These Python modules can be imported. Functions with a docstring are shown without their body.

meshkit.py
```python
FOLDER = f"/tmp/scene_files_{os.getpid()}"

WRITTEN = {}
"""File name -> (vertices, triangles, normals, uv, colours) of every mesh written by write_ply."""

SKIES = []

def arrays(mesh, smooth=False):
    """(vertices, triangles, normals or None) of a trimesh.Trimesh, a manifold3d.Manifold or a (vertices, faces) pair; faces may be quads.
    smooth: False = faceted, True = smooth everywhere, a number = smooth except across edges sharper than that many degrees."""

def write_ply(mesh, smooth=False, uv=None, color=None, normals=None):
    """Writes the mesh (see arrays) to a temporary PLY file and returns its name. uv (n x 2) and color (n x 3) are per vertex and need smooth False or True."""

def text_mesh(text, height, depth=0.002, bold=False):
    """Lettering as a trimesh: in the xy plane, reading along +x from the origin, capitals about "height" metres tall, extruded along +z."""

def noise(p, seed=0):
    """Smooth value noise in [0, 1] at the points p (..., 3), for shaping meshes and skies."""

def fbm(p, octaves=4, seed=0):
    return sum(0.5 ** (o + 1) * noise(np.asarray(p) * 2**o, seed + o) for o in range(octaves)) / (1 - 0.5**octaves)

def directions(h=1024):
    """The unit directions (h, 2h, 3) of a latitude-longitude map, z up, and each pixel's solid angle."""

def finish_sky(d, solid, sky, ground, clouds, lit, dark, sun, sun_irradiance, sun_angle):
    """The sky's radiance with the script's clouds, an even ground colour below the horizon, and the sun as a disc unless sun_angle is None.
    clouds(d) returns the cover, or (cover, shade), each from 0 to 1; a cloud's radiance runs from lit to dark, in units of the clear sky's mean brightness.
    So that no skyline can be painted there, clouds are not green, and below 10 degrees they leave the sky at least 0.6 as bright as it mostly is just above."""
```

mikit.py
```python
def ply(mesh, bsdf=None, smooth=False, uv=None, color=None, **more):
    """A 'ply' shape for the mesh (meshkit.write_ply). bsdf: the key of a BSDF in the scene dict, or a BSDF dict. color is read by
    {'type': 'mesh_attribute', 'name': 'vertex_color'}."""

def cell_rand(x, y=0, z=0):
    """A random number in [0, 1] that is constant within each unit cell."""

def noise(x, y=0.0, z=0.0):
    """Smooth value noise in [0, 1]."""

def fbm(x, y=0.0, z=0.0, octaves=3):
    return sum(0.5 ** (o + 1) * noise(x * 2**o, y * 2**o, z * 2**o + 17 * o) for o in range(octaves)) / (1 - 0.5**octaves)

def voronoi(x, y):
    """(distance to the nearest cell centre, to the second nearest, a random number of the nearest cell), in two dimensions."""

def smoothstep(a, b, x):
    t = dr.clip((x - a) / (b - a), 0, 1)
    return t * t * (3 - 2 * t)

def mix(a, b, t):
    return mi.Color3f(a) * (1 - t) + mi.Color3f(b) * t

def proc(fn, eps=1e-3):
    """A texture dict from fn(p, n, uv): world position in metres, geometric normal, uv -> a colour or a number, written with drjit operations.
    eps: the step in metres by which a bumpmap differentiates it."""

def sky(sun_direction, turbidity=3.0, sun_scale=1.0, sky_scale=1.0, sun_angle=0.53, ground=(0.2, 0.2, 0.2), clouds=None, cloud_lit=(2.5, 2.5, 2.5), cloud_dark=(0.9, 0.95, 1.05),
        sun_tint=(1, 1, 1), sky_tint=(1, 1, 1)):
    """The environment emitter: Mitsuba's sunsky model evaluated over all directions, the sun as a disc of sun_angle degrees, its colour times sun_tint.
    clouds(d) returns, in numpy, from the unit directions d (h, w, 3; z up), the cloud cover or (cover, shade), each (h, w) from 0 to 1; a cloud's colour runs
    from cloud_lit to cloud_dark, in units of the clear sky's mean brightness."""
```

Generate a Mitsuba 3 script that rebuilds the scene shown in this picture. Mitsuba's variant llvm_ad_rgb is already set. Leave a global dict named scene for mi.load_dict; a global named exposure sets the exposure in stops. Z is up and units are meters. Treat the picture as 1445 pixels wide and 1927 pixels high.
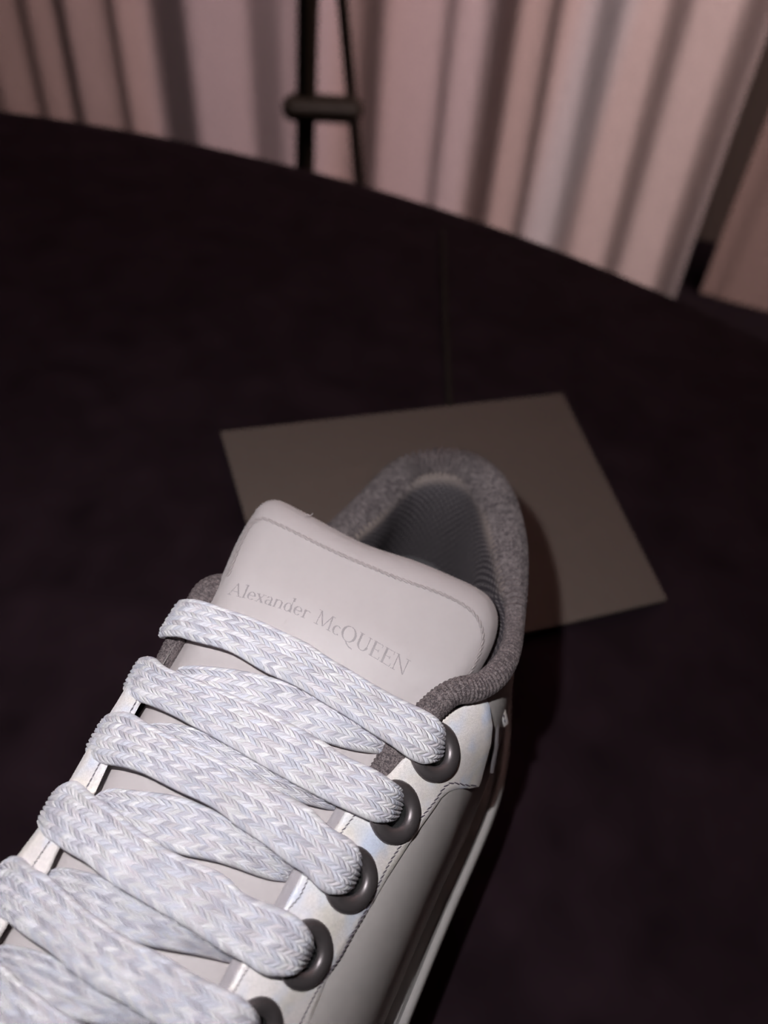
import math
import numpy as np, trimesh, manifold3d, shapely
import shapely.geometry as sg
import mitsuba as mi, drjit as dr
import mikit, meshkit

# ---------------------------------------------------------------- camera, light, exposure
F_PX = 1450.0                                   # focal length in pixels of the 1445 x 1927 frame
CX, CY = 722.5, 963.5
CAM = np.array([0.0, 0.0, 0.721])
# camera axes (x right, y down, z forward) -> world (x right, y away, z up)
up_c = np.array([0.1319, -0.673, -0.7278]); up_c /= np.linalg.norm(up_c)
fw_c = np.array([0, 0, 1.0]) - up_c * up_c[2]; fw_c /= np.linalg.norm(fw_c)
W = np.stack([np.cross(fw_c, up_c), fw_c, up_c])
def world(X): return np.asarray(X) @ W.T + CAM
cam_m = np.eye(4); cam_m[:3, 0], cam_m[:3, 1], cam_m[:3, 2], cam_m[:3, 3] = -W[:, 0], -W[:, 1], W[:, 2], CAM
T = mi.ScalarTransform4f
exposure = 0.1
scene, labels = {}, {}
scene['camera'] = {'type': 'thinlens', 'to_world': T(cam_m.tolist()), 'fov': 2 * math.degrees(math.atan(CX / F_PX)), 'fov_axis': 'x',
                   'aperture_radius': 0.0015, 'focus_distance': 0.183, 'near_clip': 0.01, 'far_clip': 50.0}
FLASH = world([-0.030, -0.036, -0.004])         # the phone's flash, up and left of its lens
FLASH_POWER = 3250.0
WASH_X, WASH_Y, WASH_Z, WASH_POWER = (0.25, 1.66), 0.92, 2.30, 520.0
AMBIENT = 0.006
scene['ambient'] = {'type': 'constant', 'radiance': {'type': 'rgb', 'value': [AMBIENT * 1.1, AMBIENT * 0.9, AMBIENT]}}

# ---------------------------------------------------------------- materials
def rgb(c): return {'type': 'rgb', 'value': [float(x) for x in c]}
def pri(c, rough=0.6, spec=0.3, **kw):
    return {'type': 'twosided', 'bsdf': {'type': 'principled', 'base_color': rgb(c) if not isinstance(c, dict) else c, 'roughness': rough, 'specular': spec, **kw}}
def smooth01(x): x = np.clip(x, 0, 1); return x * x * (3 - 2 * x)

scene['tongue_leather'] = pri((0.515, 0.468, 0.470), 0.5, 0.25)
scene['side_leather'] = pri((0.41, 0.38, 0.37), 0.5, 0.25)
scene['foil'] = pri((0.325, 0.29, 0.30), 0.45, 0.4)
scene['thread'] = pri((0.44, 0.395, 0.395), 0.6, 0.2)
scene['dark_thread'] = pri((0.12, 0.10, 0.13), 0.6, 0.2)
scene['lace_yarn'] = {'type': 'twosided', 'bsdf': {'type': 'principled', 'base_color': {'type': 'mesh_attribute', 'name': 'vertex_color'}, 'roughness': 0.55, 'specular': 0.35}}
def painted_sheen_fn(p, n, uv):
    a = mikit.fbm(p.x * 190, p.y * 190, p.z * 190, octaves=2)
    b = mikit.fbm(p.x * 130 + 31, p.y * 130, p.z * 130 + 7, octaves=2)
    c = mikit.mix((0.96, 0.895, 0.875), (0.76, 0.82, 0.98), mikit.smoothstep(0.40, 0.85, a))  # iridescence and sparkle of the film painted in as fixed colour noise
    c = mikit.mix(c, (0.84, 0.79, 0.66), mikit.smoothstep(0.45, 0.85, b) * 0.6)
    g = mikit.cell_rand(p.x * 5200, p.y * 5200, p.z * 5200)
    return c * (0.84 + 0.22 * g)
scene['silver_film'] = pri(mikit.proc(painted_sheen_fn), 0.45, 0.4, metallic=0.1)
scene['cut_edge'] = pri((0.36, 0.33, 0.35), 0.6, 0.2)
scene['eyelet_metal'] = pri((0.17, 0.15, 0.155), 0.42, 0.5, metallic=0.75)
def knit_fn(p, n, uv):
    g = mikit.noise(uv.x * 4200, uv.y * 4200)
    h = mikit.noise(uv.x * 1500, uv.y * 1500)
    return mikit.mix((0.068, 0.056, 0.060), (0.25, 0.21, 0.21), mikit.smoothstep(0.2, 0.95, g * 0.7 + h * 0.3))
scene['collar_knit'] = pri(mikit.proc(knit_fn), 0.85, 0.1, sheen=0.4)
def mesh_fn(p, n, uv):
    q = uv.x / 0.0030
    r = uv.y / 0.0026
    row = dr.floor(r)
    q = q + 0.5 * (row - 2 * dr.floor(row / 2))
    dx, dy = q - dr.floor(q) - 0.5, r - row - 0.5
    d = dr.sqrt(dx * dx + dy * dy)
    c = mikit.mix((0.20, 0.18, 0.185), (0.048, 0.041, 0.048), mikit.smoothstep(0.18, 0.34, d))
    return mikit.mix((0.27, 0.22, 0.20), c, mikit.smoothstep(0.003, 0.020, uv.y))
scene['lining_mesh'] = pri(mikit.proc(mesh_fn), 0.9, 0.1, sheen=0.3)
scene['rubber'] = pri((0.38, 0.36, 0.355), 0.55, 0.25)
scene['insole_felt'] = pri((0.10, 0.095, 0.10), 0.9, 0.1)
scene['card'] = pri((0.165, 0.131, 0.115), 0.8, 0.1)
def velvet_fn(p, n, uv):
    g = mikit.fbm(p.x * 60, p.y * 60, p.z * 60, octaves=3)
    return mikit.mix((0.0120, 0.0068, 0.0095), (0.032, 0.0185, 0.0255), g)
scene['dark_velvet'] = pri(mikit.proc(velvet_fn), 0.9, 0.05, sheen=0.15)
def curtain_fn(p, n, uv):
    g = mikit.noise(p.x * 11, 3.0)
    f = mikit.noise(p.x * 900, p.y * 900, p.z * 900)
    return mikit.mix(mikit.mix((0.60, 0.415, 0.385), (0.63, 0.50, 0.475), mikit.smoothstep(-0.15, 0.35, p.x)), mikit.mix((0.58, 0.45, 0.47), (0.60, 0.56, 0.57), mikit.smoothstep(-0.1, 0.3, p.x)), mikit.smoothstep(0.25, 0.75, g) * 0.9) * (0.93 + 0.14 * f)  # darker pink left, paler grey right, with the light falloff painted in
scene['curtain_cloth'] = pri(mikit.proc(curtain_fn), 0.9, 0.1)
scene['brown_cloth'] = pri((0.34, 0.235, 0.21), 0.9, 0.1)
scene['dark_wood'] = pri((0.008, 0.005, 0.003), 0.6, 0.12)
scene['wall_paint'] = pri((0.10, 0.075, 0.065), 0.9, 0.1)
scene['floor_dark'] = pri((0.006, 0.004, 0.005), 1.0, 0.0)
scene['black_metal'] = pri((0.02, 0.02, 0.02), 0.5, 0.4)

# ---------------------------------------------------------------- helpers
def add(key, mesh, mat, label=None, cat=None, group=None, kind=None, **kw):
    base, n = key, 0
    while key in scene:
        n += 1; key = f'{base}_{n:03d}'
    scene[key] = mikit.ply(mesh, mat, **kw)
    e = {k: v for k, v in (('label', label), ('category', cat), ('group', group), ('kind', kind)) if v}
    if e: labels[key] = e
    return key
def U(px, py, z):
    px, py, z = np.broadcast_arrays(*[np.asarray(a, float) for a in (px, py, z)])
    return np.stack([(px - CX) / F_PX * z, (py - CY) / F_PX * z, z], -1)
def grid_faces(n, m, wrap=False):
    i, j = np.meshgrid(np.arange(n - 1), np.arange(m if wrap else m - 1), indexing='ij')
    j2 = (j + 1) % m
    a, b, c, d = i * m + j, (i + 1) * m + j, (i + 1) * m + j2, i * m + j2
    return np.vstack([np.stack([a, b, c], -1).reshape(-1, 3), np.stack([a, c, d], -1).reshape(-1, 3)])
def catmull(P, n):
    """n points evenly spaced along a smooth curve through P (any dimension)."""
    from scipy.interpolate import PchipInterpolator, CubicSpline
    P = np.asarray(P, float)
    t = np.r_[0, np.cumsum(np.sqrt(np.linalg.norm(np.diff(P, axis=0), axis=1)))]
    fine = CubicSpline(t, P)(np.linspace(0, t[-1], 40 * len(P)))
    s = np.r_[0, np.cumsum(np.linalg.norm(np.diff(fine[:, :min(3, P.shape[1])], axis=0), axis=1))]
    q = np.linspace(0, s[-1], n)
    return np.stack([np.interp(q, s, fine[:, k]) for k in range(P.shape[1])], -1)
def polyline(P, n):
    P = np.asarray(P, float)
    s = np.r_[0, np.cumsum(np.linalg.norm(np.diff(P[:, :2], axis=0), axis=1))]
    q = np.linspace(0, s[-1], n)
    return np.stack([np.interp(q, s, P[:, k]) for k in range(P.shape[1])], -1)
def frames(P):
    t = np.gradient(P, axis=0); t /= np.linalg.norm(t, axis=1, keepdims=True) + 1e-12
    return t

# ---------------------------------------------------------------- the room
def box(lo, hi):
    lo, hi = np.asarray(lo, float), np.asarray(hi, float)
    m = trimesh.creation.box(extents=hi - lo); m.apply_translation((lo + hi) / 2); return m
add('floor', box((-1.9, -1.6, -0.05), (1.9, 1.75, 0.0)), 'floor_dark', 'dark floor beyond the ottoman', kind='structure')
add('wall_back', box((-1.9, 1.65, 0.0), (1.9, 1.75, 2.5)), 'wall_paint', 'dim wall behind the curtains', kind='structure')
add('wall_left', box((-1.95, -1.6, 0.0), (-1.85, 1.75, 2.5)), 'wall_paint', 'dim side wall left of the curtain', kind='structure')
add('wall_right', box((1.75, -1.6, 0.0), (1.85, 1.75, 2.5)), 'wall_paint', 'dim side wall right of the curtain', kind='structure')
add('ceiling', box((-1.9, -1.6, 2.5), (1.9, 1.75, 2.55)), 'wall_paint', 'dim ceiling above the room', kind='structure')

def px_ray(px, py): return world(U(px, py, 1.0)) - CAM
def on_y(px, py, y): r = px_ray(px, py); return CAM + r * (y / r[1])
def on_z(px, py, z): r = px_ray(px, py); return CAM + r * ((z - CAM[2]) / r[2])
def curtain_sheet(edges, slope, y0, x_shift_low, top=2.42, low=0.004, both=False):
    """A pleated cloth: slope per band of x; positive slopes turn the cloth to the right."""
    x = np.linspace(edges[0], edges[-1], int((edges[-1] - edges[0]) / 0.0017))
    g = np.array(slope)[np.clip(np.searchsorted(edges, x, 'right') - 1, 0, len(slope) - 1)]
    k = np.hanning(25); k /= k.sum()
    g = np.convolve(np.pad(g, 12, 'edge'), k, 'valid')
    Y = np.r_[0, np.cumsum(g[:-1] * np.diff(x))]
    Y -= np.interp(x, np.linspace(x[0], x[-1], 14), [np.mean(Y[np.abs(x - c) < 0.12]) for c in np.linspace(x[0], x[-1], 14)])
    zz = np.linspace(low, top, 24)
    V = []
    for z in zz:
        w = 1 + 0.10 * math.sin(z * 2.1 + 0.6)
        V.append(np.stack([x + x_shift_low(z) * (1 if both else smooth01((x - edges[0]) / (edges[-1] - edges[0]))) + 0.004 * np.sin(z * 3 + x * 9), y0 + Y * w + 0.006 * np.sin(x * 5 + z * 1.5), np.full_like(x, z)], -1))
    V = np.concatenate(V); n = len(x)
    f = grid_faces(len(zz), n)
    back = V + [0, 0.002, 0]
    return np.vstack([V, back]), np.vstack([f, f[:, ::-1] + len(V)])
YC = 1.35
def cx(px): return on_y(px, 90, YC)[0]
rs = np.random.RandomState(3)
bands = [(-1000 + 74 * k + int(rs.randint(-14, 14)), float(v)) for k, v in enumerate([.6, -.9, .5, -.6, .7, -.9, .4, -.7, .6, -.8])] + [(-260, .2), (-190, -.9), (-140, .5), (-70, -.7), (-20, .0), (40, -.9), (62, .1), (112, -1.6), (128, .25), (205, -1.0), (222, .8), (285, -.65), (360, .75), (465, -.55),
         (535, .3), (560, -.6), (590, .6), (645, -.15), (680, -.9), (725, .55), (830, -1.1), (850, .6), (920, -1.5), (965, .35), (1025, -1.2), (1045, .85), (1110, -.5), (1165, .8), (1250, -.75), (1295, .75), (1405, -1.6), (1435, -.2)]
edges = [cx(p) for p, _ in bands] + [cx(1452)]
pa, pb = on_y(1288, 570, YC), on_y(1442, 150, YC)
lean = (pa[0] - pb[0]) / (pb[2] - pa[2])                      # how far the cloth fans out to the right per metre downwards
zm = on_y(720, 90, YC)[2]
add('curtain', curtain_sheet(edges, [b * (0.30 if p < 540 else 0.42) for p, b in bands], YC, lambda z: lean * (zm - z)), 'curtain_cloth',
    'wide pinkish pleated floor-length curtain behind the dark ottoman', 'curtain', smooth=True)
rb = [(1536, -.5), (1565, -.9), (1600, -.5), (1700, -.9), (1780, -.5)]
e2 = [cx(p) for p, _ in rb] + [cx(1900)]
add('curtain', curtain_sheet(e2, [b * .5 for _, b in rb], 1.385, lambda z: lean * (zm - z), both=True), 'brown_cloth',
    'dim brownish curtain panel at the right edge beyond the dark gap', 'curtain', smooth=True)
rail = trimesh.creation.cylinder(0.012, 3.3, sections=16); rail.apply_transform(trimesh.transformations.rotation_matrix(math.pi / 2, [0, 1, 0])); rail.apply_translation([0, 1.40, 2.44])
add('curtain_rail', rail, 'black_metal', 'thin dark curtain rail above both curtains', 'curtain rail')

# unseen lamp placed to wash the curtain; its long trough keeps light off the ottoman
def trough(x0, x1, y, z):
    return trimesh.util.concatenate([box((x0, y - 0.06, z - 0.70), (x1, y - 0.05, 2.5)), box((x0, y - 0.05, z + 0.02), (x1, y + 0.03, z + 0.03)),
                                     box((x0 - 0.01, y - 0.06, z - 0.16), (x0, y + 0.03, 2.5)), box((x1, y - 0.06, z - 0.16), (x1 + 0.01, y + 0.03, 2.5))])
add('unseen_strip_light__trough', trough(WASH_X[0] - .02, WASH_X[1] + .02, WASH_Y, WASH_Z), 'black_metal', 'unseen black trough placed to keep the strip light off the ottoman')
sx, nz = np.array([[WASH_X[0], WASH_Y - .02], [WASH_X[1], WASH_Y - .02], [WASH_X[1], WASH_Y + .02], [WASH_X[0], WASH_Y + .02]]), WASH_Z + 0.015
sm_ = trimesh.Trimesh([[x, y, nz + (0.008 if y > WASH_Y else 0)] for x, y in sx], [[0, 2, 1], [0, 3, 2]], process=False)
scene['unseen_strip_light__diffuser'] = {**mikit.ply(sm_, 'black_metal'), 'emitter': {'type': 'area', 'radiance': rgb(np.array([1.0, 0.81, 0.80]) * WASH_POWER)}}
labels['unseen_strip_light'] = {'label': 'unseen long black ceiling trough with a glowing strip, placed to light the curtain', 'category': 'lamp'}
# the phone's flash
def align(mesh, d, at):
    m = trimesh.geometry.align_vectors([0, 0, 1], d); mesh.apply_transform(m); mesh.apply_translation(at); return mesh
fd = W[:, 2]
em = trimesh.Trimesh([[0.004 * math.cos(a), 0.004 * math.sin(a), 0] for a in np.arange(24) * math.pi / 12] + [[0, 0, 0]], [[i, (i + 1) % 24, 24] for i in range(24)], process=False)
scene['phone_flash'] = {**mikit.ply(align(em, fd, FLASH), 'black_metal'), 'emitter': {'type': 'area', 'radiance': rgb(np.array([1.0, 0.985, 1.0]) * FLASH_POWER)}}
labels['phone_flash'] = {'label': 'small round phone flash beside the lens', 'category': 'flash'}

# ---------------------------------------------------------------- the dark stand in front of the curtain
def rod(a, b, r0, r1=None, n=14):
    r1 = r1 or r0
    m = manifold3d.Manifold.cylinder(1.0, r0, r1, n)
    mm = m.to_mesh(); t = trimesh.Trimesh(mm.vert_properties[:, :3], mm.tri_verts, process=False)
    d = np.asarray(b, float) - a; L = np.linalg.norm(d); t.apply_scale([1, 1, L]); t.apply_transform(trimesh.geometry.align_vectors([0, 0, 1], d / L)); t.apply_translation(a)
    return t
YS = 1.17
a_low, a_top = on_y(573, 330, YS), on_y(580, 0, YS)
def extend(a, b, z): return a + (b - a) * ((z - a[2]) / (b[2] - a[2]))
b_low, b_top = on_y(677, 355, YS + .04), on_y(644, 0, YS + .04)
da, db = (a_top - a_low) / (a_top - a_low)[2], (b_top - b_low) / (b_top - b_low)[2]
zt = float(np.clip(((b_low - db * b_low[2]) - (a_low - da * a_low[2]) - .018)[0] / (da - db)[0], 0.8, 1.7))
hub = extend(a_low, a_top, zt)
print('stand top', zt)
add('stand__post', rod(extend(a_low, a_top, 0.001), hub, 0.0145, 0.0145), 'dark_wood', smooth=40)
add('stand__leg', rod(extend(b_low, b_top, 0.001), extend(b_low, b_top, zt), 0.0080, 0.0080), 'dark_wood', smooth=40)
foot = extend(a_low, a_top, 0.001); foot[:2] = foot[:2] * 1.10
add('stand__leg', rod(foot, hub + [0.0, 0.012, -0.02], 0.0075, 0.0075), 'dark_wood', smooth=40)
s0, s1 = on_y(532, 200, YS - .02), on_y(682, 208, YS + .03)
def rounded_bar(a, b, w, h):
    """A flat bar with rounded ends from a to b: h tall, w deep."""
    r = h / 2
    ball = manifold3d.Manifold.sphere(1.0, 16)
    d = np.asarray(b) - a; d = d / np.linalg.norm(d)
    return manifold3d.Manifold.batch_hull([ball.scale([r, w / 2, r]).translate(list(np.asarray(a) + d * r)), ball.scale([r, w / 2, r]).translate(list(np.asarray(b) - d * r))])
add('stand__crossbar', rounded_bar(s0, s1, 0.06, 0.034), 'dark_wood', smooth=40)
add('stand__cap', rod(hub - [0, 0, .03], hub + [0, 0, 0.012], 0.022, 0.018, 24), 'dark_wood', smooth=40)
labels['stand'] = {'label': 'dark slender stand with a thick post, a slanting leg and a crossbar, before the curtain', 'category': 'stand'}

# ---------------------------------------------------------------- the round ottoman and the sheet of card on it
TOP = 0.45
card_px = np.array([(415, 812), (1058, 740), (1255, 1128), (553, 1291)], float)
cc = np.array([on_z(x, y, TOP + 0.0022) for x, y in card_px])
cn = np.array([0, 0, 1.0])
OC, OR = np.array([-0.235, -0.275]), 0.915
def ottoman_mesh():
    na = 220
    prof = [(0.0, 0)] + [(OR * k / 60, 0) for k in range(1, 58)]
    rr = 0.022
    prof += [(OR - rr + rr * math.sin(a), -(rr - rr * math.cos(a))) for a in np.linspace(0.1, math.pi / 2, 8)]
    prof += [(OR + 0.004, -0.10), (OR + 0.005, -0.22), (OR, -0.36), (OR - 0.02, -0.405), (OR - 0.06, -0.41)]
    th = np.arange(na) * 2 * math.pi / na
    V = []
    for r, dz in prof:
        x, y = OC[0] + r * np.cos(th), OC[1] + r * np.sin(th)
        V.append(np.stack([x, y, TOP + dz + 0 * x - 0.004 * (r / OR) ** 2 * (dz > -.03)], -1))
    V = np.concatenate(V); f = grid_faces(len(prof), na, True)
    return V, f
add('ottoman__cushion', ottoman_mesh(), 'dark_velvet', smooth=True)
seam = [on_z(x, y, TOP + .0005) for x, y in ((834, 430), (836, 500), (838, 570), (842, 660), (846, 760))]
seam = catmull(seam, 60); seam[:, 2] = TOP - .0010
def tube(P, r, sides=10):
    P = np.asarray(P, float); r = np.broadcast_to(r, (len(P),)); t = frames(P)
    a = np.cross(t, [0, 0, 1.0]); a /= np.linalg.norm(a, axis=1, keepdims=True); b = np.cross(a, t)
    th = np.arange(sides) * 2 * math.pi / sides
    V = P[:, None] + r[:, None, None] * (np.cos(th)[None, :, None] * a[:, None] + np.sin(th)[None, :, None] * b[:, None])
    n = len(P)
    f = grid_faces(n, sides, True)[:, ::-1]
    V = np.vstack([V.reshape(-1, 3), P[:1], P[-1:]])
    e0 = [[n * sides, i, (i + 1) % sides] for i in range(sides)]; e1 = [[n * sides + 1, (n - 1) * sides + (i + 1) % sides, (n - 1) * sides + i] for i in range(sides)]
    return V, np.vstack([f, e0, e1])
scene['velvet_piping'] = pri((0.030, 0.024, 0.020), 0.8, 0.1)
add('ottoman__piping', tube(seam, 0.0019), 'velvet_piping', smooth=True)
for k in range(4):
    a = math.pi / 4 + k * math.pi / 2
    add('ottoman__foot', rod(np.array([OC[0] + .62 * math.cos(a), OC[1] + .62 * math.sin(a), 0.0]), np.array([OC[0] + .62 * math.cos(a), OC[1] + .62 * math.sin(a), 0.042]), 0.025, 0.03), 'dark_wood', smooth=40)
labels['ottoman'] = {'label': 'large round near-black upholstered ottoman under the sneaker and the card', 'category': 'ottoman'}
# card: a thin sheet, a little warped
n_ = 24
a, b = np.meshgrid(np.linspace(0, 1, n_), np.linspace(0, 1, n_), indexing='ij')
quad = lambda a, b: (cc[0] * (1 - a)[..., None] * (1 - b)[..., None] + cc[1] * a[..., None] * (1 - b)[..., None] + cc[2] * a[..., None] * b[..., None] + cc[3] * (1 - a)[..., None] * b[..., None])
S = quad(a, b) + cn * (0.0006 * np.sin(a * 3.1 + .2) * np.sin(b * 3.0))[..., None]
tp = S.reshape(-1, 3); bt = tp - cn * 0.0016
f = grid_faces(n_, n_)
if np.dot(np.cross(tp[f[0, 1]] - tp[f[0, 0]], tp[f[0, 2]] - tp[f[0, 0]]), cn) < 0: f = f[:, ::-1]
bd = np.r_[np.arange(n_) * n_, (n_ - 1) * n_ + np.arange(1, n_), (np.arange(n_ - 1)[::-1]) * n_ + n_ - 1, np.arange(1, n_ - 1)[::-1]]
nx_ = np.roll(bd, -1); N_ = len(tp)
rim = np.vstack([np.stack([bd, nx_, nx_ + N_], -1), np.stack([bd, nx_ + N_, bd + N_], -1)])
add('card_sheet', trimesh.Trimesh(np.vstack([tp, bt]), np.vstack([f, f[:, ::-1] + N_, rim]), process=False), 'card',
    'plain grey-brown rectangular sheet of card lying behind the sneaker on the ottoman', 'card')

# ================================================================ the sneaker
# its own axes, in camera coordinates: u heel to toe, v to the right, h up; cm
SM = np.array([[-0.426, 0.624, -0.655], [0.895, 0.396, -0.204], [0.1319, -0.673, -0.7278]]).T
SM[:, 2] = up_c; SM[:, 0] -= up_c * (SM[:, 0] @ up_c); SM[:, 0] /= np.linalg.norm(SM[:, 0]); SM[:, 1] = np.cross(SM[:, 2], SM[:, 0])
SO = np.array([0.02149463, 0.02759479, 0.35080404])
SO = SO - up_c * (SO @ up_c + 0.271) + up_c * 0.0
def shoe(uvh): return np.asarray(uvh, float) / 100 @ SM.T + SO
def to_shoe(X): return (np.asarray(X) - SO) @ SM * 100

# the lacing surface: s across from the left row of eyelets (0) to the right row (1), t along the rows towards the toe
tt = np.arange(5.0)
RB = np.array([(822, 1413, .186), (747, 1528, .178), (664, 1655, .168), (580, 1795, .158), (485, 1945, .148)])
RA = np.array([(315, 1160, .197), (248, 1270, .189), (180, 1385, .179), (95, 1515, .168), (0, 1650, .157)])
PB, PA = [np.polynomial.Polynomial.fit(tt, RB[:, k], 2 if k < 2 else 1) for k in range(3)], [np.polynomial.Polynomial.fit(tt, RA[:, k], 2 if k < 2 else 1) for k in range(3)]
dPB, dPA = [p.deriv() for p in PB], [p.deriv() for p in PA]
def st_px(s, t):
    return np.stack([PA[k](t) * (1 - s) + PB[k](t) * s for k in (0, 1)], -1)
def px_st(px, py):
    px, py = np.asarray(px, float), np.asarray(py, float)
    s, t = np.full(px.shape, .5), np.full(px.shape, 1.5)
    for _ in range(14):
        t = np.clip(t, -6, 9)
        x, y = PA[0](t) * (1 - s) + PB[0](t) * s - px, PA[1](t) * (1 - s) + PB[1](t) * s - py
        xs, ys = PB[0](t) - PA[0](t), PB[1](t) - PA[1](t)
        xt, yt = dPA[0](t) * (1 - s) + dPB[0](t) * s, dPA[1](t) * (1 - s) + dPB[1](t) * s
        det = xs * yt - xt * ys
        s = s - (x * yt - xt * y) / det; t = t - (xs * y - x * ys) / det
    return s, t
def bulge(s):
    s = np.asarray(s, float)
    r = np.where(s > .475, (s - .475) / .60, (.475 - s) / .54)
    rc = np.minimum(r, 0.93)
    g = 0.0138 * (1 - np.sqrt(1 - rc ** 2))
    return g + np.maximum(r - 0.93, 0) * 0.0138 * 0.93 / math.sqrt(1 - .93 ** 2)
def z_st(s, t): return PA[2](t) * (1 - s) + PB[2](t) * s - 0.0068 + bulge(s) + 0.55 * np.clip(s - 1.05, 0, .2) ** 2 * (1 - smooth01(np.asarray(t, float) / 1.1))
def z_px(px, py): s, t = px_st(px, py); return z_st(np.clip(s, -.15, 1.5), t)

PXM = 0.000125
def plate(poly, d_top, thick, fillet=0.0, step=0.0009, zf=None, dfun=None):
    """A sheet laid on the lacing surface: poly in picture coordinates, d_top metres proud of it, edges rounded by fillet."""
    zf = zf or z_px
    outer = np.asarray(poly.exterior.coords)[:-1]
    loops = [outer * PXM] + [np.asarray(r.coords)[:-1] * PXM for r in poly.interiors]
    m = manifold3d.CrossSection(loops, manifold3d.FillRule.EvenOdd).extrude(thick).refine_to_length(step).to_mesh()
    v = np.array(m.vert_properties[:, :3], float); f = np.array(m.tri_verts)
    px, py = v[:, 0] / PXM, v[:, 1] / PXM
    d = d_top - thick + v[:, 2]
    if fillet:
        e = shapely.distance(shapely.points(px, py), poly.boundary) * PXM
        x = np.clip(fillet - e, 0, fillet)
        d = d - (fillet - np.sqrt(fillet ** 2 - x ** 2)) * (v[:, 2] / thick)
    if dfun is not None: d = d + dfun(px, py)
    X = U(px, py, zf(px, py) - d)
    return trimesh.Trimesh(world(X), f[:, ::-1], process=False)
def fix(m):
    if m.is_volume or True:
        if m.volume < 0: m.invert()
    return m
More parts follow.
